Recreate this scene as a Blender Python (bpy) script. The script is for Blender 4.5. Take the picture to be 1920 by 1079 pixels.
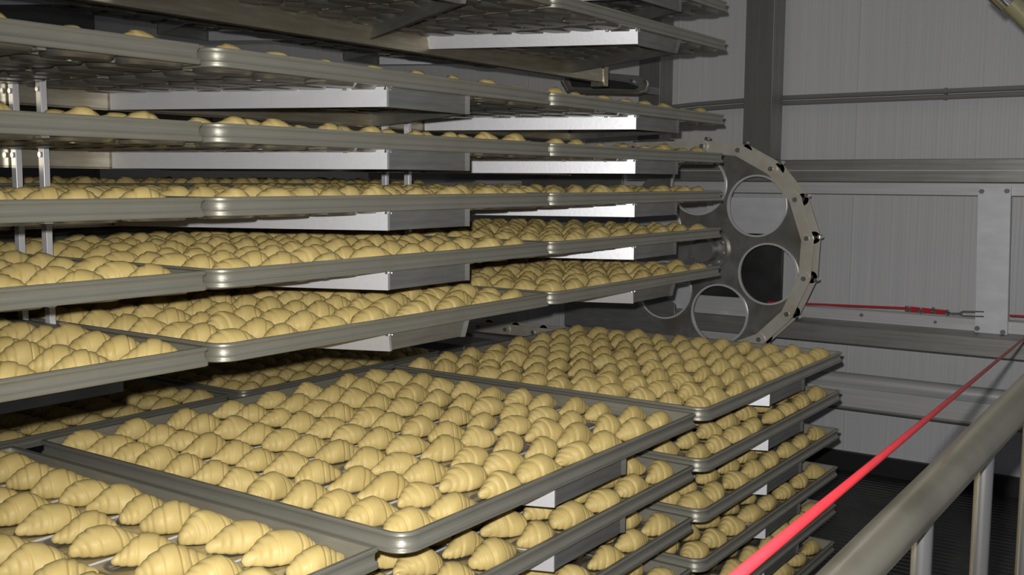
import bpy, math, random
import numpy as np
from mathutils import Vector, Matrix
PI = math.pi
for o in list(bpy.data.objects): bpy.data.objects.remove(o)
scn = bpy.context.scene
col = scn.collection
S = 0.5            # metres per layout unit
H = 1.20           # camera height above the pit floor (m)

def W(x, y, z):    # layout units (origin at the lens height) -> metres
    return Vector((x*S, y*S, z*S + H))

# ------------------------------------------------------------------ camera
th, pit, roll, fpx = math.radians(34.91), .1036, .0057, 1942.4
Fv = Vector((math.cos(th)*math.cos(pit), math.sin(th)*math.cos(pit), -math.sin(pit)))
Rv = Vector((math.sin(th), -math.cos(th), 0.0)); Uv = Rv.cross(Fv)
Rv, Uv = (Rv*math.cos(roll)+Uv*math.sin(roll)), (Uv*math.cos(roll)-Rv*math.sin(roll))
cam = bpy.data.cameras.new('camera'); co = bpy.data.objects.new('camera', cam); col.objects.link(co)
M = Matrix((Rv, Uv, -Fv)).transposed().to_4x4(); M.translation = W(0, 0, 0)
co.matrix_world = M
cam.sensor_width = 36; cam.lens = 36*fpx/1920; cam.clip_start = .02; cam.clip_end = 60
scn.camera = co

# ------------------------------------------------------------------ world, lamps, exposure
wd = bpy.data.worlds.new('world'); scn.world = wd; wd.use_nodes = True
bg = wd.node_tree.nodes['Background']; bg.inputs[0].default_value = (.80, .84, 1.0, 1); bg.inputs[1].default_value = .085
def lamp(name, kind, loc, energy, color=(1, 1, 1), **kw):
    l = bpy.data.lights.new(name, kind); l.energy = energy; l.color = color
    for k, v in kw.items(): setattr(l, k, v)
    o = bpy.data.objects.new(name, l); col.objects.link(o); o.location = loc
    return o
fl = lamp('camera_flash', 'SPOT', W(0, 0, 0) + Uv*.045 - Rv*.02 + Fv*.01, 125, (1, .985, .95),
          spot_size=math.radians(110), spot_blend=1.0, shadow_soft_size=.010)
fl.rotation_euler = (Fv + Uv*-.20 + Rv*.16).to_track_quat('-Z', 'Y').to_euler()
for yy in (1.2, 4.6):
    a = lamp('overhead_fill_light', 'AREA', (2.6, yy, 3.45), 3.5, (1, .95, .82), shape='RECTANGLE', size=3.0, size_y=.25)  # unseen overhead area lamps, added as weak ambient fill
vs = scn.view_settings
vs.view_transform = 'Standard'; vs.look = 'None'; vs.exposure = 0.08; vs.gamma = 1.0; vs.use_curve_mapping = False

# ------------------------------------------------------------------ materials
def nodes(name):
    m = bpy.data.materials.new(name); m.use_nodes = True
    nt = m.node_tree; b = nt.nodes['Principled BSDF']
    return m, nt, b
def add(nt, t, **kw):
    n = nt.nodes.new(t)
    for k, v in kw.items():
        if hasattr(n, k): setattr(n, k, v)
        else: n.inputs[k].default_value = v
    return n
def lk(nt, a, b): nt.links.new(a, b)
def ramp(nt, fac, stops):
    r = nt.nodes.new('ShaderNodeValToRGB'); e = r.color_ramp.elements
    e[0].position, e[0].color = stops[0][0], (*stops[0][1], 1)
    e[1].position, e[1].color = stops[-1][0], (*stops[-1][1], 1)
    for p, c in stops[1:-1]:
        q = e.new(p); q.color = (*c, 1)
    lk(nt, fac, r.inputs[0]); return r
def steel(name, lo, hi, metal=.8, rough=(.3, .45), scale=(6, 6, 60), bump=.02, wear=0.0, wearc=(.2, .14, .07), spec=.5, dist=.01):
    m, nt, b = nodes(name)
    tc = add(nt, 'ShaderNodeTexCoord'); mp = add(nt, 'ShaderNodeMapping'); mp.inputs['Scale'].default_value = scale
    lk(nt, tc.outputs['Object'], mp.inputs[0])
    n1 = add(nt, 'ShaderNodeTexNoise'); n1.inputs['Scale'].default_value = 3; n1.inputs['Detail'].default_value = 6
    lk(nt, mp.outputs[0], n1.inputs['Vector'])
    n2 = add(nt, 'ShaderNodeTexNoise'); n2.inputs['Scale'].default_value = 9; n2.inputs['Detail'].default_value = 5
    lk(nt, tc.outputs['Object'], n2.inputs['Vector'])
    r = ramp(nt, n1.outputs[0], [(.3, lo), (.7, hi)])
    out = r.outputs[0]
    if wear > 0:
        rr = ramp(nt, n2.outputs[0], [(.5, (0, 0, 0)), (.75, (wear,)*3)])
        mx = add(nt, 'ShaderNodeMixRGB'); lk(nt, rr.outputs[0], mx.inputs[0]); lk(nt, out, mx.inputs[1])
        mx.inputs[2].default_value = (*wearc, 1); out = mx.outputs[0]
    lk(nt, out, b.inputs['Base Color'])
    mr = add(nt, 'ShaderNodeMapRange'); lk(nt, n2.outputs[0], mr.inputs[0])
    mr.inputs['To Min'].default_value, mr.inputs['To Max'].default_value = rough
    lk(nt, mr.outputs[0], b.inputs['Roughness'])
    b.inputs['Metallic'].default_value = metal
    b.inputs['Specular IOR Level'].default_value = spec
    if bump:
        bp = add(nt, 'ShaderNodeBump'); bp.inputs['Strength'].default_value = bump if dist == .01 else 1.0; bp.inputs['Distance'].default_value = dist
        lk(nt, n1.outputs[0], bp.inputs['Height']); lk(nt, bp.outputs[0], b.inputs['Normal'])
    return m
MAT = {}
MAT['rim'] = steel('brushed_rim_steel', (.43, .42, .355), (.58, .565, .48), .64, (.34, .42), (1, 1, 500), .25, .25, (.32, .29, .19), dist=.0006)
MAT['pan'] = steel('tray_pan_steel', (.44, .43, .41), (.58, .57, .55), .85, (.30, .40), (14, 3, 3), .02, .45, (.46, .35, .20))
MAT['arm'] = steel('flash_lit_bracket_steel', (.93, .93, .98), (.97, .97, 1.0), .66, (.42, .50), (2, 40, 40), .02)  # pale base carries the flash glare of the camera-facing arms
MAT['outer'] = steel('dull_bracket_steel', (.30, .30, .29), (.40, .40, .38), .6, (.35, .48), (4, 4, 40), .02, .25, (.22, .17, .10))
MAT['beam'] = steel('frame_beam_steel', (.48, .43, .33), (.70, .64, .50), .75, (.22, .34), (3, 30, 30), .02, .5, (.44, .31, .15))
MAT['post'] = steel('polished_post_steel', (.88, .88, .90), (.95, .95, .97), .35, (.28, .38), (20, 20, 2), .0)
MAT['chrome'] = steel('chrome_steel', (.7, .7, .7), (.8, .8, .8), .95, (.12, .2), (4, 4, 4), .0)
MAT['disc'] = steel('wheel_disc_steel', (.36, .35, .32), (.60, .585, .55), .7, (.24, .38), (2, 6, 6), .02, .7, (.13, .10, .05))
MAT['link'] = steel('chain_link_steel', (.80, .76, .65), (.94, .90, .80), .35, (.28, .4), (5, 5, 5), .02, .45, (.66, .48, .25))
MAT['hub'] = steel('dark_hub_steel', (.20, .20, .195), (.27, .27, .26), .3, (.4, .5), (4, 4, 4), .02)
MAT['black'] = steel('shadowed_plate_steel', (.012, .012, .012), (.02, .02, .02), 0, (.7, .8), (4, 4, 4), .0, spec=.05)  # near-black base puts the end plate's shadow into its colour
MAT['struct'] = steel('backdrop_beam_steel', (.30, .295, .28), (.42, .41, .39), .5, (.38, .5), (3, 1, 30), .02, .3, (.20, .19, .16))
MAT['strip'] = steel('light_flange_steel', (.66, .66, .66), (.78, .78, .78), .2, (.35, .45), (3, 1, 30), .02)
MAT['plate'] = steel('bolted_plate_steel', (.80, .80, .85), (.92, .92, .96), .15, (.35, .48), (3, 3, 8), .02, .25, (.66, .66, .70))
MAT['rail'] = steel('handrail_steel', (.48, .455, .36), (.80, .76, .62), .86, (.26, .40), (3, 3, 3), .06, .55, (.36, .33, .23))
MAT['bal'] = steel('baluster_steel', (.74, .73, .70), (.86, .85, .82), .93, (.20, .27), (3, 3, 1), .0)
MAT['vpost'] = steel('vertical_post_steel', (.28, .275, .26), (.34, .335, .32), .6, (.38, .5), (20, 20, .8), .01, .3, (.22, .21, .18))
MAT['dark'] = steel('dark_steel_recess_shade', (.05, .05, .05), (.09, .09, .09), .5, (.35, .5), (3, 3, 3), .02)  # dark panel steel, also the shade painted into the hood recess

m, nt, b = nodes('raw_dough')
tc = add(nt, 'ShaderNodeTexCoord'); n = add(nt, 'ShaderNodeTexNoise'); n.inputs['Scale'].default_value = 40; n.inputs['Detail'].default_value = 5
lk(nt, tc.outputs['Object'], n.inputs['Vector'])
oi = add(nt, 'ShaderNodeObjectInfo')
r = ramp(nt, n.outputs[0], [(.3, (.68, .515, .19)), (.7, (.77, .60, .25))]); lk(nt, r.outputs[0], b.inputs['Base Color'])
b.inputs['Roughness'].default_value = .48; b.inputs['Specular IOR Level'].default_value = .35
b.inputs['Subsurface Weight'].default_value = .12; b.inputs['Subsurface Radius'].default_value = (.01, .006, .003); b.inputs['Subsurface Scale'].default_value = .3
bp = add(nt, 'ShaderNodeBump'); bp.inputs['Strength'].default_value = .08; bp.inputs['Distance'].default_value = .004
lk(nt, n.outputs[0], bp.inputs['Height']); lk(nt, bp.outputs[0], b.inputs['Normal'])
MAT['dough'] = m

m, nt, b = nodes('white_sandwich_panel')
tc = add(nt, 'ShaderNodeTexCoord'); sp = add(nt, 'ShaderNodeSeparateXYZ'); lk(nt, tc.outputs['Object'], sp.inputs[0])
w = add(nt, 'ShaderNodeTexWave', wave_type='BANDS', bands_direction='Y'); w.inputs['Scale'].default_value = 22; w.inputs['Distortion'].default_value = 0
lk(nt, tc.outputs['Object'], w.inputs['Vector'])
mp = add(nt, 'ShaderNodeMapping'); mp.inputs['Scale'].default_value = (1, 60, .6); lk(nt, tc.outputs['Object'], mp.inputs[0])
n = add(nt, 'ShaderNodeTexNoise'); n.inputs['Scale'].default_value = 1.5; n.inputs['Detail'].default_value = 4; lk(nt, mp.outputs[0], n.inputs['Vector'])
r = ramp(nt, n.outputs[0], [(.3, (.76, .76, .775)), (.7, (.83, .83, .845))]); lk(nt, r.outputs[0], b.inputs['Base Color'])
b.inputs['Roughness'].default_value = .38
bp = add(nt, 'ShaderNodeBump'); bp.inputs['Strength'].default_value = .07; bp.inputs['Distance'].default_value = .003
lk(nt, w.outputs[0], bp.inputs['Height']); lk(nt, bp.outputs[0], b.inputs['Normal'])
MAT['wall'] = m

m, nt, b = nodes('wet_dark_floor')
tc = add(nt, 'ShaderNodeTexCoord'); n = add(nt, 'ShaderNodeTexNoise'); n.inputs['Scale'].default_value = 3; n.inputs['Detail'].default_value = 8
lk(nt, tc.outputs['Object'], n.inputs['Vector'])
w = add(nt, 'ShaderNodeTexWave', wave_type='BANDS', bands_direction='X'); w.inputs['Scale'].default_value = 9; w.inputs['Distortion'].default_value = 1.5
lk(nt, tc.outputs['Object'], w.inputs['Vector'])
r = ramp(nt, n.outputs[0], [(.35, (.02, .02, .02)), (.7, (.09, .09, .088))]); lk(nt, r.outputs[0], b.inputs['Base Color'])
b.inputs['Roughness'].default_value = .3
bp = add(nt, 'ShaderNodeBump'); bp.inputs['Strength'].default_value = .35; bp.inputs['Distance'].default_value = .01
lk(nt, w.outputs[0], bp.inputs['Height']); lk(nt, bp.outputs[0], b.inputs['Normal'])
MAT['floor'] = m
def plain(name, c, rough=.5, metal=0):
    m, nt, b = nodes(name)
    n = add(nt, 'ShaderNodeTexNoise'); n.inputs['Scale'].default_value = 60
    r = ramp(nt, n.outputs[0], [(.3, tuple(v*.85 for v in c)), (.7, c)]); lk(nt, r.outputs[0], b.inputs['Base Color'])
    b.inputs['Roughness'].default_value = rough; b.inputs['Metallic'].default_value = metal
    return m
MAT['rope'] = plain('red_coated_cord', (.80, .035, .05), .45)
MAT['ceil'] = plain('dark_grey_ceiling', (.10, .10, .10), .8)
MAT['darkwall'] = plain('dim_grey_wall', (.12, .12, .12), .7)
MAT['conduit'] = plain('grey_conduit', (.34, .34, .33), .45, .3)
MAT['seam'] = plain('pale_panel_joint', (.75, .75, .76), .5)
MAT['kerb'] = plain('black_floor_kerb', (.02, .02, .02), .5)
MAT['pipe_cover'] = plain('yellowed_pipe_cover', (.30, .28, .16), .35)  # plain yellow-brown pipe colour, no emission

# ------------------------------------------------------------------ mesh helpers
class MB:
    def __init__(s): s.v = []; s.f = []
    def quadgrid(s, pts, nu, nv, closeu=False, closev=False):
        b = len(s.v); s.v += pts
        for i in range(nu if closeu else nu-1):
            for j in range(nv if closev else nv-1):
                a = b+i*nv+j; c = b+((i+1) % nu)*nv+j
                d = b+((i+1) % nu)*nv+(j+1) % nv; e = b+i*nv+(j+1) % nv
                s.f.append((a, c, d, e))
        return s
    def prism(s, poly, p0, ex, ey, ez, depth):   # poly in (ex,ey), extruded along ez
        b = len(s.v); n = len(poly); p0 = Vector(p0)
        for t in (0, depth):
            for (x, y) in poly: s.v.append(p0 + ex*x + ey*y + ez*t)
        s.f.append(tuple(b+i for i in range(n-1, -1, -1))); s.f.append(tuple(b+n+i for i in range(n)))
        for i in range(n): s.f.append((b+i, b+(i+1) % n, b+n+(i+1) % n, b+n+i))
        return s
    def box(s, a, c):                            # two corners, layout units
        a, c = W(*a), W(*c)
        b = len(s.v)
        for z in (a.z, c.z):
            for (x, y) in ((a.x, a.y), (c.x, a.y), (c.x, c.y), (a.x, c.y)): s.v.append(Vector((x, y, z)))
        s.f += [(b+3, b+2, b+1, b), (b+4, b+5, b+6, b+7)] + [(b+i, b+(i+1) % 4, b+4+(i+1) % 4, b+4+i) for i in range(4)]
        return s
    def bar(s, a, c, h, t, skew=0.0):            # upright plate from a to c (top edge line), height h, thickness t
        a, c = W(*a), W(*c); d = (c-a).normalized(); n = Vector((-d.y, d.x, 0)).normalized()
        b = len(s.v)
        for p in (a, c):
            for (q, z) in ((0, 0), (1, 0), (1, -1), (0, -1)):
                sk = skew*(-z)*S
                s.v.append(p + n*(q*t*S) + n*sk + Vector((0, 0, z*h*S)))
        s.f += [(b, b+1, b+2, b+3), (b+7, b+6, b+5, b+4)] + [(b+4+i, b+4+(i+1) % 4, b+(i+1) % 4, b+i) for i in range(4)]
        return s
    def tube(s, pts, r, n=12, caps=True, unit=True):
        P = [W(*p) for p in pts] if unit else [Vector(p) for p in pts]; rr = r*S if unit else r
        base = len(s.v); ref = None
        for i, p in enumerate(P):
            d = (P[min(i+1, len(P)-1)]-P[max(i-1, 0)]).normalized()
            if ref is None: ref = d.cross(Vector((0, 0, 1)) if abs(d.z) < .9 else Vector((1, 0, 0))).normalized()
            u = (ref - d*ref.dot(d)).normalized(); ref = u; w = d.cross(u)
            for k in range(n):
                a = 2*PI*k/n; s.v.append(p + u*(rr*math.cos(a)) + w*(rr*math.sin(a)))
        for i in range(len(P)-1):
            for k in range(n):
                s.f.append((base+i*n+k, base+i*n+(k+1) % n, base+(i+1)*n+(k+1) % n, base+(i+1)*n+k))
        if caps:
            s.f.append(tuple(base+k for k in range(n-1, -1, -1))); s.f.append(tuple(base+(len(P)-1)*n+k for k in range(n)))
        return s
    def build(s, name, mat, parent=None, smooth=True, ang=35, bevel=0, origin=None):
        me = bpy.data.meshes.new(name)
        og = Vector(origin) if origin is not None else Vector((0, 0, 0))
        me.from_pydata([tuple(Vector(p)-og) for p in s.v], [], s.f); me.update()
        import bmesh
        bm = bmesh.new(); bm.from_mesh(me); bmesh.ops.recalc_face_normals(bm, faces=bm.faces); bm.to_mesh(me); bm.free()
        return link(name, me, mat, parent, smooth, ang, bevel, og)
def link(name, me, mat, parent=None, smooth=True, ang=35, bevel=0, og=Vector((0, 0, 0))):
    if not me.materials: me.materials.append(MAT[mat])
    if smooth:
        me.polygons.foreach_set('use_smooth', [True]*len(me.polygons))
        me.set_sharp_from_angle(angle=math.radians(ang))
    o = bpy.data.objects.new(name, me); col.objects.link(o); o.location = og
    if bevel:
        b = o.modifiers.new('bevel', 'BEVEL'); b.width = bevel; b.segments = 2; b.limit_method = 'ANGLE'
    if parent: o.parent = parent
    return o
def tag(o, label=None, cat=None, group=None, kind=None):
    if label: o['label'] = label
    if cat: o['category'] = cat
    if group: o['group'] = group
    if kind: o['kind'] = kind
    return o
def empty(name, loc, label=None, cat=None, group=None):
    o = bpy.data.objects.new(name, None); col.objects.link(o); o.location = loc; o.empty_display_size = .1
    return tag(o, label, cat, group)
def child(o, par):                               # parent keeping world placement (no rotation on parents)
    o.parent = par; o.location = o.location - par.location
    return o

# ------------------------------------------------------------------ setting
XW = 8.6
mb = MB(); mb.box((XW, -3, -2.4), (XW+.2, 13, 4.6)); tag(mb.build('wall_right', 'wall', smooth=False), kind='structure')
mb = MB(); mb.box((-3, 13, -2.4), (XW+.2, 13.2, 4.6)); tag(mb.build('wall_back', 'darkwall', smooth=False), kind='structure')
mb = MB(); mb.box((-4, -3, -2.6), (XW+.2, 13.2, -2.4)); tag(mb.build('floor', 'floor', smooth=False), kind='structure')
mb = MB(); mb.box((-4, -3, 4.6), (XW+.2, 13.2, 4.8)); tag(mb.build('ceiling', 'ceil', smooth=False), kind='structure')
mb = MB(); mb.box((XW-.05, -3, -2.4), (XW, 13, -2.25)); tag(mb.build('baseboard_right', 'kerb', smooth=False), kind='structure')
for i, (y, wd_) in enumerate([(.98, .012), (2.585, .012), (4.19, .012), (5.42, .012), (5.80, .012), (7.4, .012)]):
    mb = MB(); mb.box((XW-.006, y, -2.25), (XW, y+wd_, 4.6)); tag(mb.build('trim_%d' % (i+1), 'seam', smooth=False), kind='structure')

# ------------------------------------------------------------------ croissants
rng = random.Random(7)
def croissant_grid(var, NU, NV):
    r = random.Random(100+var)
    L, R = .0480*r.uniform(.90, 1.08), .0268*r.uniform(.94, 1.06)
    c0 = r.uniform(-.14, .14); wc = r.uniform(.22, .34)
    def side():
        e1 = wc; e2 = e1+(1-e1)*r.uniform(.36, .46); e3 = e2+(1-e2)*r.uniform(.42, .56)
        return [(0, e1, 1.0, .95), (e1, e2, .85, .70), (e2, e3, .60, .45), (e3, 1.0001, .37, .0)]
    sides = (side(), side())
    slant, ph0, bend = r.uniform(.10, .22)*r.choice([-1, 1]), r.uniform(-.8, .8), r.uniform(.0, .14)
    lumps = [(r.uniform(0, 6.28), r.uniform(.02, .06)) for _ in range(3)]
    t = np.linspace(-1, 1, NU)[:, None]
    ph = (np.arange(NV)/NV*2*PI)[None, :]
    s = t + (c0 + slant*np.cos(ph-ph0))*(1-t**4); a = np.clip(np.abs(s), 0, 1)
    rad = np.zeros_like(s)
    for sg in (0, 1):
        sel = (s < 0) if sg else (s >= 0)
        for (e0, e1, r0, r1) in sides[sg]:
            u = np.clip((a-e0)/(e1-e0), 0, 1)
            if r1 > 0: q = (r0+(r1-r0)*u**1.5)*(1-.17*np.clip((u-.70)/.30, 0, 1)**2.5-.05*np.clip((.25-u)/.25, 0, 1)**2*(e0 > 0))
            else: q = r0*np.sqrt(np.clip(1-u**2, 0, 1))
            rad = np.where(sel & (a >= e0) & (a < e1+1e-6), q, rad)
    rad[0, :] *= .3; rad[-1, :] *= .3
    for (p_, am) in lumps: rad = rad*(1+am*np.cos(ph*2+p_+t*3))
    rad = R*rad
    x = L*t + 0*ph; y = rad*.98*np.cos(ph) + bend*L*(t**2-.3); z = rad*1.01*np.sin(ph) - .20*R*np.abs(t)**1.5
    zb = -.52*R
    z = np.where(z < zb, zb+(z-zb)*.12, z) - zb
    return np.stack([x+0*z, y, z], -1)
def croissant_mesh(var, NU, NV):
    P = croissant_grid(var, NU, NV)
    V = P.reshape(-1, 3); f = []
    for i in range(NU-1):
        for j in range(NV): f.append((i*NV+j, (i+1)*NV+j, (i+1)*NV+(j+1) % NV, i*NV+(j+1) % NV))
    f.append(tuple(range(NV))); f.append(tuple((NU-1)*NV+j for j in range(NV-1, -1, -1)))
    return V, f
NVAR = 8
HI = []
for v in range(NVAR):
    V, f = croissant_mesh(v, 64, 30)
    me = bpy.data.meshes.new('raw_croissant'); me.from_pydata(V.tolist(), [], f); me.update(); me.validate()
    me.materials.append(MAT['dough']); me.polygons.foreach_set('use_smooth', [True]*len(me.polygons))
    me.set_sharp_from_angle(angle=math.radians(75)); HI.append(me)
LO = [croissant_mesh(v, 34, 14) for v in range(NVAR)]
T, P_, WY = 1.924, 2.0196, 1.84
ORD = ['first', 'second', 'third', 'fourth', 'fifth', 'sixth', 'seventh', 'eighth', 'ninth', 'tenth', 'eleventh', 'twelfth']
# which tray places (stack letter, level, place number) show largest and are objects of their own
KEEP = {}
KEEP['A', 0] = [0, 1, 2, 3, 4, 5, 6, 7, 8, 9, 10, 11, 12, 13, 14, 15, 16, 17, 18, 19, 20, 21, 22, 23, 24, 25, 26, 27, 28, 29, 30, 31, 32, 33, 34, 35, 36, 37, 38, 39, 40, 41, 42, 43, 44, 45, 46, 47, 48, 49, 50, 51, 52, 53, 54, 55, 56, 57, 58, 59, 60, 61, 62, 63, 64, 65, 66, 67, 68, 69, 70, 71, 72, 73, 74, 75, 76, 77, 78, 79, 80, 81, 82, 83, 84, 85, 86, 87, 88, 89, 90, 91, 92, 93, 94, 95]
KEEP['A', 1] = [12, 13, 14, 24, 25, 36, 37, 48, 49, 60, 61, 72, 84, 85]
KEEP['A', 2] = [60, 72, 84, 85]
KEEP['B', 0] = [63, 64, 65, 73, 74, 75, 76, 77, 78, 79, 80, 84, 85, 86, 87, 88, 89, 90, 91, 92, 93, 94]
KEEP['C', 0] = [0, 1, 2, 3, 4, 5, 6, 7, 8, 10, 12, 13, 14, 15, 16, 19, 20, 23, 24, 25, 26, 27, 28, 31, 34, 36, 37, 38, 39, 40, 41, 48, 49, 50, 51, 55, 56, 60, 61, 78]
KEEP['C', 1] = [0, 1, 12, 13, 24, 25, 36, 37, 49, 60, 72]
KEEP['C', 2] = [0, 1, 12, 24, 25, 36, 37, 48, 49, 60, 72, 84]
KEEP['C', 3] = [0, 12, 24, 36, 48, 60, 72, 84]
KEEP['C', 5] = [72, 84]
KEEP['E', 0] = [60, 72, 73, 74, 75, 84, 85, 86, 87, 88, 89]
KEEP['E', 1] = [72, 73, 74, 84, 85, 86]
KEEP['E', 2] = [73, 74, 84]
KEEP['F', 0] = [0, 1, 2, 3, 4, 5, 6, 12, 13, 14, 15, 16, 17, 18, 19, 24, 25, 26, 27, 28, 29, 30, 31, 36, 37, 38, 39, 40, 41, 42, 48, 49, 50, 51, 52, 60, 61, 63, 72, 73, 74, 75]
KEEP['F', 1] = [0, 1, 2, 4, 5, 6, 12, 13, 14, 17, 25, 32, 37, 49]
KEEP['F', 2] = [1, 2]
KEEP['F', 3] = [24]
KEEP['G', 0] = [0]
KEEP['H', 0] = [36, 37, 38, 49, 50, 51, 60, 63, 74, 85, 86]
ALLIND = False
LOV, LOF, LOn = [], [], 0
def fill(key, x0, y0, z, rows=range(12), cols=range(8), cname=None):
    """croissants of one tray; x index counts along the tray's right rim, y index counts rows in from that rim"""
    global LOn
    r = random.Random(hash_key(key)); keep = KEEP.get((key[0], int(key[1:] or 0)), ())
    for i in range(8):
        for j in range(12):
            var = r.randrange(NVAR); jx, jy, ja, sc, flip = r.gauss(0, .005), r.gauss(0, .004), r.gauss(0, 5), r.uniform(.90, 1.05), r.random() < .5
            if j not in rows or i not in cols: continue
            ax = math.radians(-16+ja) + (PI if flip else 0)
            px, py = x0+.117+.2405*i+jx + (.006 if j % 2 else -.004), y0+.105+.1485*j+jy
            px = min(max(px, x0+.145), x0+1.785); loc = W(px, py, z-.0495)
            if ALLIND or (i*12+j) in keep:
                o = bpy.data.objects.new('raw_croissant', HI[var]); col.objects.link(o)
                o.location = loc; o.rotation_euler = (0, 0, ax); o.scale = (sc, sc*r.uniform(.97, 1.05), sc)
                fromright = key[0] in 'BE'
                tag(o, 'raw croissant, %s from %s, %s row in, %s' % (ORD[7-i] if fromright else ORD[i], 'right end' if fromright else 'near corner', ORD[j], cname), 'croissant', 'raw croissants laid out on the trays')
                if ALLIND: o['cid'] = '%s:%d' % (key, i*12+j)
            else:
                V, f = LO[var]; c, s_ = math.cos(ax), math.sin(ax)
                Q = V*sc; X = Q[:, 0]*c-Q[:, 1]*s_+loc.x; Y = Q[:, 0]*s_+Q[:, 1]*c+loc.y
                LOV.append(np.stack([X, Y, Q[:, 2]+loc.z], 1)); LOF.append((LOn, var)); LOn += len(V)
def hash_key(k): return sum((i+1)*ord(c)*131 for i, c in enumerate(k))

# ------------------------------------------------------------------ trays
def rrect(x0, y0, x1, y1, rs, n=7):              # (point, outward normal) round a rectangle; rs: radii of the 4 corners
    out = []
    cs = [((x0, y0), PI, rs[0]), ((x1, y0), 1.5*PI, rs[1]), ((x1, y1), 0, rs[2]), ((x0, y1), .5*PI, rs[3])]
    for (cx, cy), a0, r in cs:
        ox = cx + (r if cx == x0 else -r); oy = cy + (r if cy == y0 else -r)
        for k in range(n):
            a = a0 + .5*PI*k/(n-1); out.append((ox, oy, r, math.cos(a), math.sin(a)))
    return out
PROF = [(-.028, -.048), (-.024, -.008), (-.020, -.001), (-.012, .0015), (-.004, .001), (0, -.003), (0, -.009), (-.004, -.012), (-.0075, -.015), (-.0095, -.022),
        (-.0098, -.031), (-.008, -.038), (-.004, -.042), (0, -.045), (0, -.057), (-.003, -.060), (-.022, -.060), (-.030, -.052)]
def rim_mesh():
    mb = MB(); ring = rrect(0, 0, T, WY, (.07, .018, .018, .03))
    pts = []
    for (ox, oy, r, cx, cy) in ring:
        for (d, z) in PROF:
            q = r+d
            pts.append(Vector(((ox+cx*q)*S, (oy+cy*q)*S, z*S)))
    mb.quadgrid(pts, len(ring), len(PROF), True, True)
    return mb
def pan_mesh():
    mb = MB(); hx, hy = .12025, .07425; NXs, NYs = 8, 6; peri = []
    for k in range(NXs): peri.append((-hx+2*hx*k/NXs, -hy))
    for k in range(NYs): peri.append((hx, -hy+2*hy*k/NYs))
    for k in range(NXs): peri.append((hx-2*hx*k/NXs, hy))
    for k in range(NYs): peri.append((-hx, hy-2*hy*k/NYs))
    n = len(peri)
    def sup(p, a, b, e=2.8):
        q = (abs(p[0]/hx)**e + abs(p[1]/hy)**e)**(-1/e); return (p[0]/hx*a*q, p[1]/hy*b*q)
    cw, sw = math.cos(math.radians(-14)), math.sin(math.radians(-14)); rot = lambda q: (q[0]*cw-q[1]*sw, q[0]*sw+q[1]*cw)
    for i in range(8):
        for j in range(12):
            cx, cy = .125+.2405*i, .105+.1485*j; pts = []
            for (a, b, z) in ((0, 0, -.048), (.110, .0620, -.048), (.108, .060, -.0505), (.093, .050, -.0700), (.086, .042, -.0705), (.05, .025, -.0702)):
                for p in peri:
                    q = p if a == 0 else rot(sup(p, a, b)); pts.append(Vector(((cx+q[0])*S, (cy+q[1])*S, z*S)))
            b0 = len(mb.v); mb.v += pts
            for r_ in range(5):
                for k in range(n): mb.f.append((b0+r_*n+k, b0+r_*n+(k+1) % n, b0+(r_+1)*n+(k+1) % n, b0+(r_+1)*n+k))
            mb.f.append(tuple(b0+5*n+k for k in range(n)))
    mb.v += [Vector((x*S, y*S, -.048*S)) for (x, y) in ((.01, .015), (T-.01, .015), (T-.01, .0308), (.01, .0308))]
    k = len(mb.v)-4; mb.f.append((k, k+1, k+2, k+3))
    return mb
def local(fn):                                   # builds in layout units around (0,0,0)
    global H
    h = H; H = 0.0; r = fn(); H = h; return r
def rods_mesh():
    mb = MB()
    for j in (2, 4, 6, 8, 10):
        y = .105+.1485*j-.074
        mb.tube([(.03, y, -.0445), (T-.03, y, -.0445)], .0032, 6)
    return mb
AH = .074
def frame_meshes(mir, splay):
    ys = (lambda y: WY-y) if mir else (lambda y: y)
    O1, O2, I1, I2 = (.84, ys(.03)), (1.31, ys(.03)), (.41, ys(1.12)), (1.93, ys(1.12))
    z0 = -.060; sk = splay
    A = MB().bar((*O1, z0), (*I1, z0), AH, .022, -sk if not mir else sk)
    B = MB().bar((*I2, z0), (*O2, z0), AH, .022, -sk if not mir else sk)
    O = MB().bar((*O1, z0), (*O2, z0), AH, .020, sk if not mir else -sk)
    I = MB().bar((.0, ys(1.12), z0-.002), (1.955, ys(1.12), z0-.002), AH, .03)
    I.box((.0, ys(1.12), z0-AH), (1.955, ys(1.12)+(.07 if not mir else -.07), z0-AH+.006))
    w = [MB(), MB()]; (x, y) = O1
    for q, dx in enumerate((-.022, .012)): w[q].tube([(x+dx, y+.0, z0-.012), (x+dx+.006, y-.004, z0+.012)], .0055, 8)
    return A, B, O, I, w[0], w[1]
RIM = PAN = ROD = None; FR = {}
def stiffener_mesh():
    mb = MB()
    for y in (.16, .62, 1.36, 1.70): mb.box((.02, y-.012, -.064), (T-.02, y+.012, -.058))
    for k in range(4):
        x = .32+.42*k
        for (a, b) in ((x, .16), (x+.05, 1.70)): mb.tube([(a, b, -.055), (a, b, -.073)], .009, 8)
    for x in (.5, 1.42): mb.box((x-.012, .03, -.066), (x+.012, WY-.03, -.060))
    return mb
def mk(name, me, mat, par, ang=35):
    if not me.materials:
        me.materials.append(MAT[mat]); me.polygons.foreach_set('use_smooth', [True]*len(me.polygons)); me.set_sharp_from_angle(angle=math.radians(ang))
    o = bpy.data.objects.new(name, me); col.objects.link(o); o.parent = par
    return o
def tomesh(mb, name):
    import bmesh
    me = bpy.data.meshes.new(name); me.from_pydata([tuple(p) for p in mb.v], [], mb.f); me.update()
    bm = bmesh.new(); bm.from_mesh(me); bmesh.ops.recalc_face_normals(bm, faces=bm.faces); bm.to_mesh(me); bm.free()
    return me
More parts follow.
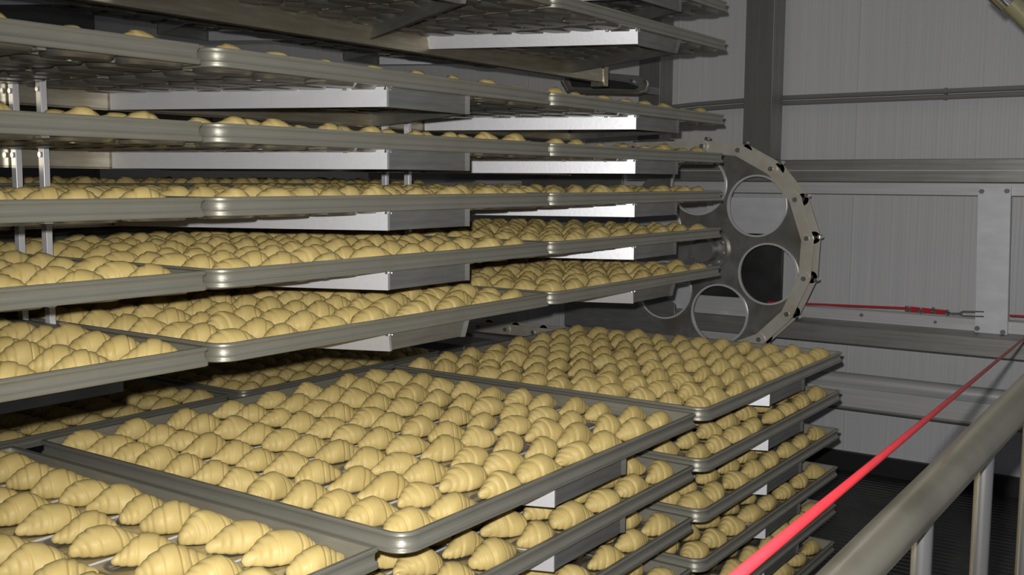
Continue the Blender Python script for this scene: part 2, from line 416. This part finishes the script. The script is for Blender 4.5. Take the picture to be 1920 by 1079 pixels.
def prep():
    global RIM, PAN, ROD, STF
    RIM = tomesh(rim_mesh(), 'rim'); PAN = tomesh(pan_mesh(), 'pan'); ROD = tomesh(rods_mesh(), 'wire_rods'); STF = tomesh(stiffener_mesh(), 'stiffeners')
    for key, (mir, sp) in dict(n=(0, 0), s=(0, .02), m=(1, 0)).items():
        FR[key] = [tomesh(q, 'p') for q in frame_meshes(mir, sp)]
local(prep)
def tray(x0, y0, z, label, group, frame='n', pan=True):
    """z = height of the rim's top edge"""
    e = empty('croissant_tray', W(x0, y0, z), label, 'tray', group)
    mk('rim', RIM, 'rim', e, 40); mk('pan', PAN, 'pan', e, 60); mk('wire_rods', ROD, 'post', e); mk('underside_stiffeners', STF, 'rim', e)
    A, B, O, I, w, n = FR['n' if frame == 'b' else frame]
    fr = mk('bracket_beam', I, 'beam', e)
    if frame == 'b': return e
    a = mk('bracket_arm', A, 'arm', e); a['label'] = 'brushed bracket arm, flash glare painted pale'
    b_ = mk('bracket_arm', B, 'outer' if frame != 'm' else 'arm', e)  # pale flash-lit steel only where this arm faces the camera
    o = mk('bracket_end_plate', O, 'outer', e); mk('weld_bead', w, 'chrome', o); mk('weld_bead', n, 'chrome', o)
    return e
XA, YA, XF, YF = 2.1407, 1.8583, 2.130, 2.6125
TOPS = ['topmost', 'second from top', 'third from top', 'fourth from top', 'fifth from top', 'sixth from top']
PLACE = {'B': 'front left lower stack', 'A': 'middle lower stack', 'C': 'right lower stack'}
for nm, k0, nl in (('B', -1, 2), ('A', 0, 5), ('C', 1, 6)):
    for k in range(nl):
        x0 = XA+k0*P_; z = -1-.2315*k
        tray(x0, YA, z, 'steel tray of raw croissants, %s in the %s' % (TOPS[k], PLACE[nm]), 'trays in the lower stacks', 's' if False else 'n')
        fill('%s%d' % (nm, k), x0, YA, z, range(12) if k == 0 else range(5), range(8), ('topmost tray' if k == 0 else ORD[k]+' tray down')+{'A': ', middle lower stack', 'C': ', right lower stack', 'B': ', left lower stack'}[nm])
ZU = [-.587, -.348, -.120, .111, .344, .79, 1.02]
BOT = ['lowest', 'second from bottom', 'third from bottom', 'fourth from bottom', 'fifth from bottom', 'sixth from bottom', 'seventh from bottom']
PU = 1.962
for nm, k0, pl in (('E', -1, 'upper left stack'), ('F', 0, 'upper middle stack'), ('G', 1, 'upper right stack')):
    for k, zb in enumerate(ZU):
        x0 = XF+k0*PU; z = zb+.060
        lab = ('steel tray of raw croissants, %s in the %s' if k < 5 else 'steel tray seen from below, %s in the %s') % (BOT[k], pl)
        e = tray(x0, YF, z, lab, 'trays in the upper stacks', 'b' if nm == 'E' else 's' if k in (0, 5) else 'n')
        if nm == 'E' and k == 0:
            mb = MB(); mb.bar((x0+.3, YF+.04, zb-.002), (x0+1.64, YF+.04, zb-.002), .038, .02); child(mb.build('bracket_end_plate', 'black', bevel=.001), e)
        if k < 5: fill('%s%d' % (nm, k), x0, YF, z, cname='%s tray up, %s' % (ORD[k], pl))
# far side of the spiral
YD, ZD = 4.9044, -1.298
for nm, x0, pl in (('H', XA, 'lower tray behind the middle stack, the left one'), ('I', XA+P_, 'lower tray behind the middle stack, the right one')):
    tray(x0, YD, ZD, 'dim steel croissant '+pl, 'trays on the far side', 'm')
    fill(nm, x0, YD, ZD, cname='far '+('left' if nm == 'H' else 'right')+' lower tray')
YR = 4.85
ZR = [-.50, -.27, -.03, .19, .49, 1.20]
for ci, (nm, x0) in enumerate((('J', XF-PU), ('K', XF), ('L', XF+PU), ('M', XF+2*PU))):
    for k, zb in enumerate(ZR):
        if nm == 'M' and k < 4: continue
        tray(x0, YR, zb, 'dim far tray, %s level of the %s column behind upper stacks' % (ORD[k], ['leftmost', 'second', 'third', 'rightmost'][ci]), 'trays on the far side', 'm')
        if nm in 'JKL' and k < 3: fill(nm+str(k), x0, YR, zb, cname='far upper tray')
# big end beam of the highest carriers
mb = MB(); mb.bar((XF-1.2, YF+1.10, .79+.0), (XF+PU+2.36, YF+1.10, .79+.0), .105, .05); mb.box((XF+PU+2.33, YF+1.09, .66), (XF+PU+2.39, YF+1.2, .80))
tag(mb.build('carrier_beam', 'beam', bevel=.002), 'long brownish steel beam under the highest trays with a square end', 'beam')

# uprights between the stacks
for cx, tag_ in ((XF-.019, 'left and middle'), (XF+PU-.019, 'middle and right')):
    for yy, w_ in ((YF+1.095, 'farther'), (YF+.915, 'nearer')) if cx < 3 else ((YF+1.04, 'farther'), (YF+.885, 'nearer')):
        e = empty('upright_post', W(cx, yy, -.56), 'bright slim steel upright, the %s of the pair between %s upper stacks' % (w_, tag_), 'post', 'slim uprights between the upper stacks')
        mb = MB(); mb.box((cx-.012, yy-.016, -.56), (cx+.012, yy+.016, .46)); child(mb.build('bar', 'post', bevel=.001), e)
        for zb in ZU[:5]:
            mb = MB(); mb.tube([(cx-.018, yy, zb-.03), (cx-.006, yy, zb-.03)], .010, 8); child(mb.build('mounting_bolt', 'chrome'), e)

# ------------------------------------------------------------------ chain wheel
HX, HY, HZ = 7.5, 3.358, -.531
def ringpts(r, n, cy=0, cz=0, a0=0): return [(cy+r*math.cos(a0+2*PI*k/n), cz+r*math.sin(a0+2*PI*k/n)) for k in range(n)]
wh = empty('chain_wheel', W(HX, HY, HZ), 'large steel chain wheel with round holes, standing beside the upper right stack', 'wheel')
import bmesh
def disc_with_holes():
    # boolean-free: triangulated fill of outer loop and hole loops
    bm = bmesh.new()
    loops = [ringpts(.775, 96)] + [ringpts(.225, 40, .51*math.cos(a), .51*math.sin(a)) for a in [math.radians(q) for q in HANG]]
    edges = []
    for lp in loops:
        vs = [bm.verts.new((0, y*S, z*S)) for (y, z) in lp]
        edges += [bm.edges.new((vs[i], vs[(i+1) % len(vs)])) for i in range(len(vs))]
    bmesh.ops.triangle_fill(bm, use_beauty=True, edges=edges)
    r = bmesh.ops.extrude_face_region(bm, geom=bm.faces[:])
    bmesh.ops.translate(bm, vec=(.012, 0, 0), verts=[v for v in r['geom'] if isinstance(v, bmesh.types.BMVert)])
    bmesh.ops.recalc_face_normals(bm, faces=bm.faces)
    me = bpy.data.meshes.new('wheel_disc'); bm.to_mesh(me); bm.free(); return me
# image right is -y; angles are measured in the y-z plane
HANG = [180-42.6, 180+20.4, 180+79, 180-102, 42, -18-180+180]
HANG = [137.4, 199, 259, 78, 18, 318]
me = disc_with_holes(); o = link('wheel_disc', me, 'disc', wh, ang=30); o.location = (0, 0, 0)
def whb(mb, name, mat, bevel=0, ang=35):
    o = mb.build(name, mat, smooth=True, ang=ang, bevel=bevel, origin=W(HX, HY, HZ)); o.location = (0, 0, 0); o.parent = wh; return o
mb = MB(); ex, ey, ez = Vector((0, 1, 0)), Vector((0, 0, 1)), Vector((1, 0, 0))
for a in HANG:
    a = math.radians(a); cy, cz = HY+.51*math.cos(a), HZ+.51*math.sin(a)
    pts = []
    for k in range(40):
        q = 2*PI*k/40
        for (dr, dx) in ((.0, -.012), (.014, -.012), (.014, .0), (.0, .0)): pts.append(W(HX+dx, cy+(.222+dr)*math.cos(q), cz+(.222+dr)*math.sin(q)))
    mb.quadgrid(pts, 40, 4, True, True)
whb(mb, 'hole_rings', 'post')
mb = MB(); mb.prism([(y*S, z*S) for y, z in ringpts(.165, 40)], W(HX-.03, HY, HZ), ex, ey, ez, .02); whb(mb, 'hub_flange', 'disc', .001)
mb = MB(); mb.prism([(y*S, z*S) for y, z in ringpts(.095, 36)], W(HX-.14, HY, HZ), ex, ey, ez, .07); whb(mb, 'hub_cap', 'hub', .002)
mb = MB()
for k in range(10):
    a = 2*PI*k/10+.2; mb.tube([(HX-.055, HY+.13*math.cos(a), HZ+.13*math.sin(a)), (HX-.02, HY+.13*math.cos(a), HZ+.13*math.sin(a))], .016, 6)
whb(mb, 'flange_bolts', 'chrome')
# shaft towards the wall and its bearing
mb = MB(); mb.tube([(HX+.02, HY, HZ), (7.95, HY, HZ)], .07, 24); whb(mb, 'shaft', 'disc')
# roller chain round the wheel: every link plate a part
ch = empty('conveyor_chain', W(HX, HY, HZ+.8), 'flat-link steel conveyor chain wrapped round the big wheel', 'chain')
RC = .80
pinang = [math.radians(90+21.4*k-4) for k in range(0, 10)]
pins = [(HY+RC*math.cos(a), HZ+RC*math.sin(a)) for a in pinang]
tail = [(pins[0][0]+.297*k, pins[0][1]-.004*k) for k in range(8, 0, -1)]
low = [(pins[-1][0]+.297*k, pins[-1][1]-.0) for k in range(1, 9)]
allp = tail+pins+low
def linkplate(p, q, x, w, t):
    dy, dz = q[0]-p[0], q[1]-p[1]; L = math.hypot(dy, dz); u = (dy/L, dz/L); n_ = (-u[1], u[0]); poly = []
    for (c, sgn) in ((q, 1), (p, -1)):
        for k in range(9):
            a = -PI/2+PI*k/8
            poly.append(((c[0]+sgn*(u[0]*w*math.cos(a)+n_[0]*w*math.sin(a))), (c[1]+sgn*(u[1]*w*math.cos(a)+n_[1]*w*math.sin(a)))))
    mb = MB(); mb.prism([(y*S, z*S) for y, z in poly], W(x, 0, 0), ex, ey, ez, t*S); return mb
for i in range(len(allp)-1):
    p, q = allp[i], allp[i+1]
    mb = linkplate(p, q, HX-.05-(.012 if i % 2 else 0), .046, .011)
    o = mb.build('link_plate', 'link', bevel=.0008); child(o, ch)
    mb = linkplate(p, q, HX+.10, .046, .011); o = mb.build('rear_link_plate', 'link'); child(o, ch)
for i, p in enumerate(allp):
    mb = MB(); mb.tube([(HX-.075, *p), (HX+.12, *p)], .018, 12); o = mb.build('chain_pin', 'hub' if i % 2 else 'disc'); child(o, ch)
    # chrome side rollers standing proud on the outside
    ca = Vector((p[0]-HY, p[1]-HZ)); ca = ca.normalized()*.06
    mb = MB(); mb.tube([(HX+.02, p[0]+ca.x, p[1]+ca.y), (HX+.09, p[0]+ca.x, p[1]+ca.y)], .015, 10); o = mb.build('side_roller', 'chrome'); child(o, ch)

# ------------------------------------------------------------------ steel frame in front of the wall
def bx(name, mat, a, c, label, cat, group=None, bevel=.002):
    mb = MB(); mb.box(a, c); og = (W(*a)+W(*c))/2; og.z = min(W(*a).z, W(*c).z)
    o = mb.build(name, mat, bevel=bevel, origin=og, smooth=True, ang=30); return tag(o, label, cat, group)
bx('square_post', 'vpost', (8.1, 3.12, .174), (8.34, 3.358, 4.6), 'wide square steel post rising from the upper beam to the top', 'post')
bx('square_post', 'vpost', (8.1, 4.12, .174), (8.34, 4.324, 4.6), 'narrower steel post behind the upper right trays', 'post')
bx('square_post', 'post', (8.0, 4.83, .2), (8.06, 4.87, 4.6), 'thin bright steel post left of the curved hood', 'post')
ub = empty('horizontal_beam', W(8.1, 2, -.01), 'long dark steel beam running along the wall above the bolted plate', 'beam')
mb = MB(); mb.box((8.1, -2.9, .0), (8.34, 7.5, .172)); child(mb.build('square_tube', 'struct', bevel=.003), ub)
mb = MB(); mb.box((8.085, -2.9, .083), (8.1, 7.5, .090)); child(mb.build('edge_strip', 'strip'), ub)
mb = MB(); mb.box((8.03, -2.9, -.094), (8.16, 7.5, -.006)); child(mb.build('light_flange', 'strip', bevel=.002), ub)
lb = empty('horizontal_beam', W(8.1, 2, -1.25), 'long steel beam along the wall at the foot of the bolted plate', 'beam')
mb = MB(); mb.box((8.03, -2.9, -1.075), (8.16, 4.6, -.985)); child(mb.build('light_flange', 'strip', bevel=.002), lb)
mb = MB(); mb.box((7.75, -2.9, -1.215), (8.34, 4.6, -1.075)); child(mb.build('square_tube', 'struct', bevel=.004), lb)
mb = MB(); mb.tube([(8.02, 2.32, -1.02), (8.04, 2.32, -1.02)], .014, 12)
for yy in (1.78, .4): mb.tube([(8.02, yy, -1.03), (8.04, yy, -1.03)], .012, 12)
child(mb.build('bolt_heads', 'hub'), lb)
lr = empty('low_rail', W(8.1, 2, -1.78), 'low double steel rail on the wall beside the right lower stack', 'rail')
mb = MB(); mb.tube([(8.12, 6, -1.555), (8.12, -2.9, -1.555)], .058, 20); child(mb.build('round_tube', 'strip'), lr)
mb = MB(); mb.box((8.06, -2.9, -1.755), (8.12, 6, -1.605)); child(mb.build('flat_bar', 'strip', bevel=.002), lr)
mb = MB(); mb.tube([(8.08, 6, -1.765), (8.08, -2.9, -1.765)], .022, 16); child(mb.build('lower_tube', 'struct'), lr)
pl = empty('bolted_plate', W(7.97, 1.4, -1.1), 'pale vertical steel plate bolted between the upper and lower beams', 'plate')
mb = MB(); q = [(1.528, -.035), (1.312, -.03), (1.283, -1.085), (1.500, -1.08)]
mb.prism([(y*S, z*S) for y, z in q], W(7.99, 0, 0), ex, ey, ez, .02); child(mb.build('plate', 'plate', bevel=.001), pl)
for (y, z) in ((1.50, -.062), (1.335, -.058), (1.482, -1.045), (1.312, -1.058)):
    mb = MB(); mb.tube([(7.965, y, z), (7.99, y, z)], .018, 6); mb.tube([(7.955, y, z), (7.968, y, z)], .010, 10); child(mb.build('bolt', 'hub'), pl)
# short sheet-metal plates and guards behind the wheel
bx('mounting_plate', 'plate', (7.96, 2.9, -.42), (7.99, 3.6, -.13), 'steel mounting plate seen through the upper wheel hole', 'plate')
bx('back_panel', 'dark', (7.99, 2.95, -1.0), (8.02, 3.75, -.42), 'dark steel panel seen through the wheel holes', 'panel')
bx('mounting_plate', 'plate', (7.97, 3.7, -1.35), (8.0, 4.6, -.86), 'steel plate behind the lower wheel holes', 'plate')
bx('mounting_plate', 'strip', (7.80, 3.15, -1.42), (7.83, 3.62, -.93), 'grey steel plate seen through the bottom wheel hole', 'plate')
bx('square_tube_stub', 'post', (7.93, 4.42, -.03), (8.1, 4.62, .26), 'bright square tube stub behind the upper right trays', 'tube')
bx('gusset_plate', 'outer', (7.88, 4.35, -.16), (7.91, 5.4, .20), 'dull steel gusset plate left of the wheel', 'plate')
gp = MB(); gp.prism([(y*S, z*S) for y, z in ((4.82, -.86), (3.95, -.86), (3.75, -1.02), (3.75, -1.15), (3.60, -1.15), (3.60, -1.30), (4.82, -1.28))], W(7.72, 0, 0), ex, ey, ez, .012)
tag(gp.build('guard_plate', 'outer', bevel=.001), 'stepped dark steel guard plate under the upper right stack', 'plate')
mb = MB(); mb.tube([(7.69, 4.13, -.95), (7.72, 4.13, -.95)], .022, 12); tag(mb.build('guard_bolt', 'chrome'), 'bright bolt on the stepped guard plate', 'bolt')
bx('horizontal_beam', 'struct', (7.6, 3.9, -1.62), (7.8, 7.5, -1.42), 'dark beam behind the far rim of the right lower stack', 'beam')
bx('guard_box', 'outer', (6.5, 5.0, -2.4), (6.9, 6.9, -1.32), 'dull steel box behind the end of the far lower tray', 'box')
# curved hood
hd = empty('curved_hood', W(7.6, 4.5, .75), 'curved steel hood with a dark opening above the upper right trays', 'hood')
def arcpoly(y0, y1, z0, z1, r):
    P = [(y0, z1), (y0, z0)]; 
    for k in range(7): a = -PI/2*k/6-PI/2; P.append((y1+r+r*math.cos(a), z0+r+r*math.sin(a)))
    P.append((y1, z1)); return P
mb = MB(); mb.prism([(y*S, z*S) for y, z in [(4.78, .94), (4.78, .80), (4.70, .73), (4.02, .70), (3.98, .73), (3.98, .80), (4.06, .85)]], W(7.62, 0, 0), ex, ey, ez, .012); child(mb.build('back_sheet', 'outer', bevel=.001), hd)
mb = MB(); mb.prism([(y*S, z*S) for y, z in [(4.74, .90), (4.70, .79), (4.10, .74), (4.06, .76), (4.16, .80)]], W(7.605, 0, 0), ex, ey, ez, .004); child(mb.build('shading', 'dark'), hd)  # flat dark sheet that paints the shade inside the hood
mb = MB(); mb.tube([(7.58, 4.78, .84), (7.58, 4.72, .745), (7.58, 4.05, .705), (7.58, 3.98, .72), (7.58, 3.96, .78)], .018, 10); child(mb.build('rolled_lip', 'rail'), hd)
mb = MB(); mb.tube([(7.59, 4.12, .81), (7.62, 4.12, .81)], .015, 8); mb.tube([(7.59, 4.0, .80), (7.62, 4.0, .80)], .015, 8); child(mb.build('hood_bolts', 'chrome'), hd)
mb = MB(); mb.box((7.63, 4.13, .73), (8.099, 4.19, .79)); child(mb.build('hood_bracket', 'outer'), hd)
# conduits across the wall
for k, dz in enumerate((0, -.045)):
    pts = [(8.55, 7.0, .63+dz), (8.55, 4.6, .63+dz), (8.55, 4.3, .655+dz), (8.55, 4.0, .675+dz), (8.55, 3.3, .70+dz), (8.55, 1.5, .70+dz), (8.55, -2.5, .70+dz)]
    mb = MB(); mb.tube(pts, .020, 10)
    for y in (6, 4.4, 1.9): mb.tube([(8.55, y+.012, .66+dz+(.04 if y < 4 else 0)), (8.55, y-.012, .66+dz+(.04 if y < 4 else 0))], .026, 10)
    tag(mb.build('wall_conduit', 'conduit'), '%s of the two grey conduits running along the panelled wall' % ('upper', 'lower')[k], 'conduit', 'grey conduits on the wall')
# slanting pipe at the top right corner
sp_ = empty('slanting_pipe', W(4.2, 1.0, 1.0), 'yellowish slanting pipe with a clamp in the top right corner of the photo', 'pipe')
def ray(u, v, c): 
    d = Fv + Rv*((u-960)/fpx) - Uv*((v-539.5)/fpx); return tuple(d*c)
mb = MB(); mb.tube([ray(1830, -60, 4.2), ray(1990, 96, 4.2)], .040, 20); child(mb.build('pipe', 'pipe_cover'), sp_)
mb = MB(); mb.tube([ray(1862, -24, 4.19), ray(1892, 5, 4.19)], .047, 20); child(mb.build('clamp', 'chrome'), sp_)

# red emergency cords
def cord(pts, r, n=14, twist=0):
    mb = MB(); mb.tube(pts, r, n); return mb
a, c = Vector(ray(1385, 1079, .94)), Vector(ray(1920, 635, 6.0)); d = c-a
tag(cord([tuple(a-d*.10), tuple(a+d*.5), tuple(a+d*1.06)], .0062).build('red_cord', 'rope'), 'taut red cord crossing the foreground in front of the trays', 'cord')
wc = empty('wall_pull_cord', W(7.9, 2, -.95), 'thin red pull cord stretched along the wall below the upper beam', 'cord')
def onx(u, v, x): 
    d = Fv + Rv*((u-960)/fpx) - Uv*((v-539.5)/fpx); d = d*(x/d.x); return tuple(d)
mb = cord([onx(1440, 567, 7.95), onx(1697, 578, 7.95)], .008, 8); child(mb.build('cord', 'rope'), wc)
mb = cord([onx(1697, 581, 7.95), onx(1776, 587, 7.95)], .012, 8); mb.tube([onx(1697, 576, 7.94), onx(1776, 584, 7.94)], .008, 8); child(mb.build('doubled_cord_end', 'rope'), wc)
mb = cord([onx(1893, 592, 7.94), onx(1990, 597, 7.94)], .007, 8); child(mb.build('cord', 'rope'), wc)
for (u, v) in ((1704, 580), (1726, 583), (1751, 582), (1777, 587)):
    mb = MB(); mb.tube([onx(u-1, v-6, 7.92), onx(u+1, v+6, 7.92)], .008, 8); mb.tube([onx(u-4, v-1, 7.91), onx(u+4, v+1, 7.91)], .012, 8)
    child(mb.build('cord_clip', 'chrome'), wc)
mb = MB(); mb.tube([onx(1783, 588, 7.93), onx(1800, 588, 7.93)], .006, 8); mb.tube([onx(1798, 588, 7.93), onx(1806, 584, 7.93), onx(1845, 585, 7.93)], .0055, 8); mb.tube([onx(1798, 588, 7.93), onx(1806, 593, 7.93), onx(1845, 594, 7.93)], .0055, 8)
child(mb.build('turnbuckle', 'chrome'), wc)

# handrail
ra, rb = Vector(ray(1597, 1078, 1.87)), Vector(ray(1920, 745.5, 2.70)); rd = rb-ra
hr = empty('handrail', W(ra.x, ra.y, -2.4), 'round steel handrail on slim balusters in the right foreground', 'railing')
e0, e1 = ra-rd*.9, ra+rd*2.2
mb = MB(); mb.tube([tuple(e0), tuple(ra), tuple(rb), tuple(e1)], .0425, 40); child(mb.build('top_rail', 'rail'), hr)
for t_ in (-.42, -.04, .335, .71, 1.085, 1.46, 1.835):
    p = ra+rd*t_; mb = MB(); mb.tube([(p.x, p.y, -2.4), (p.x, p.y, p.z-.03)], .021, 24); child(mb.build('baluster', 'bal'), hr)
    

# ------------------------------------------------------------------ all remaining croissants: one object
if LOV:
    V = np.concatenate(LOV); sizes = []; loops = []
    FL = []
    for v in range(NVAR):
        f = LO[v][1]; FL.append((np.array([len(q) for q in f], np.int32), np.concatenate([np.array(q, np.int32) for q in f])))
    for off, var in LOF: sizes.append(FL[var][0]); loops.append(FL[var][1]+off)
    sizes = np.concatenate(sizes); loops = np.concatenate(loops)
    me = bpy.data.meshes.new('raw_croissants'); me.vertices.add(len(V)); me.vertices.foreach_set('co', V.astype(np.float32).ravel())
    me.loops.add(len(loops)); me.loops.foreach_set('vertex_index', loops)
    me.polygons.add(len(sizes)); st = np.concatenate([[0], np.cumsum(sizes)[:-1]]).astype(np.int32)
    me.polygons.foreach_set('loop_start', st); me.polygons.foreach_set('loop_total', sizes)
    me.polygons.foreach_set('use_smooth', np.ones(len(sizes), bool)); me.update(calc_edges=True); me.validate()
    me.materials.append(MAT['dough'])
    o = bpy.data.objects.new('raw_croissants', me); col.objects.link(o)
    tag(o, 'remaining raw croissants crowding the upper, rear and lower trays', 'croissants', None, 'stuff')
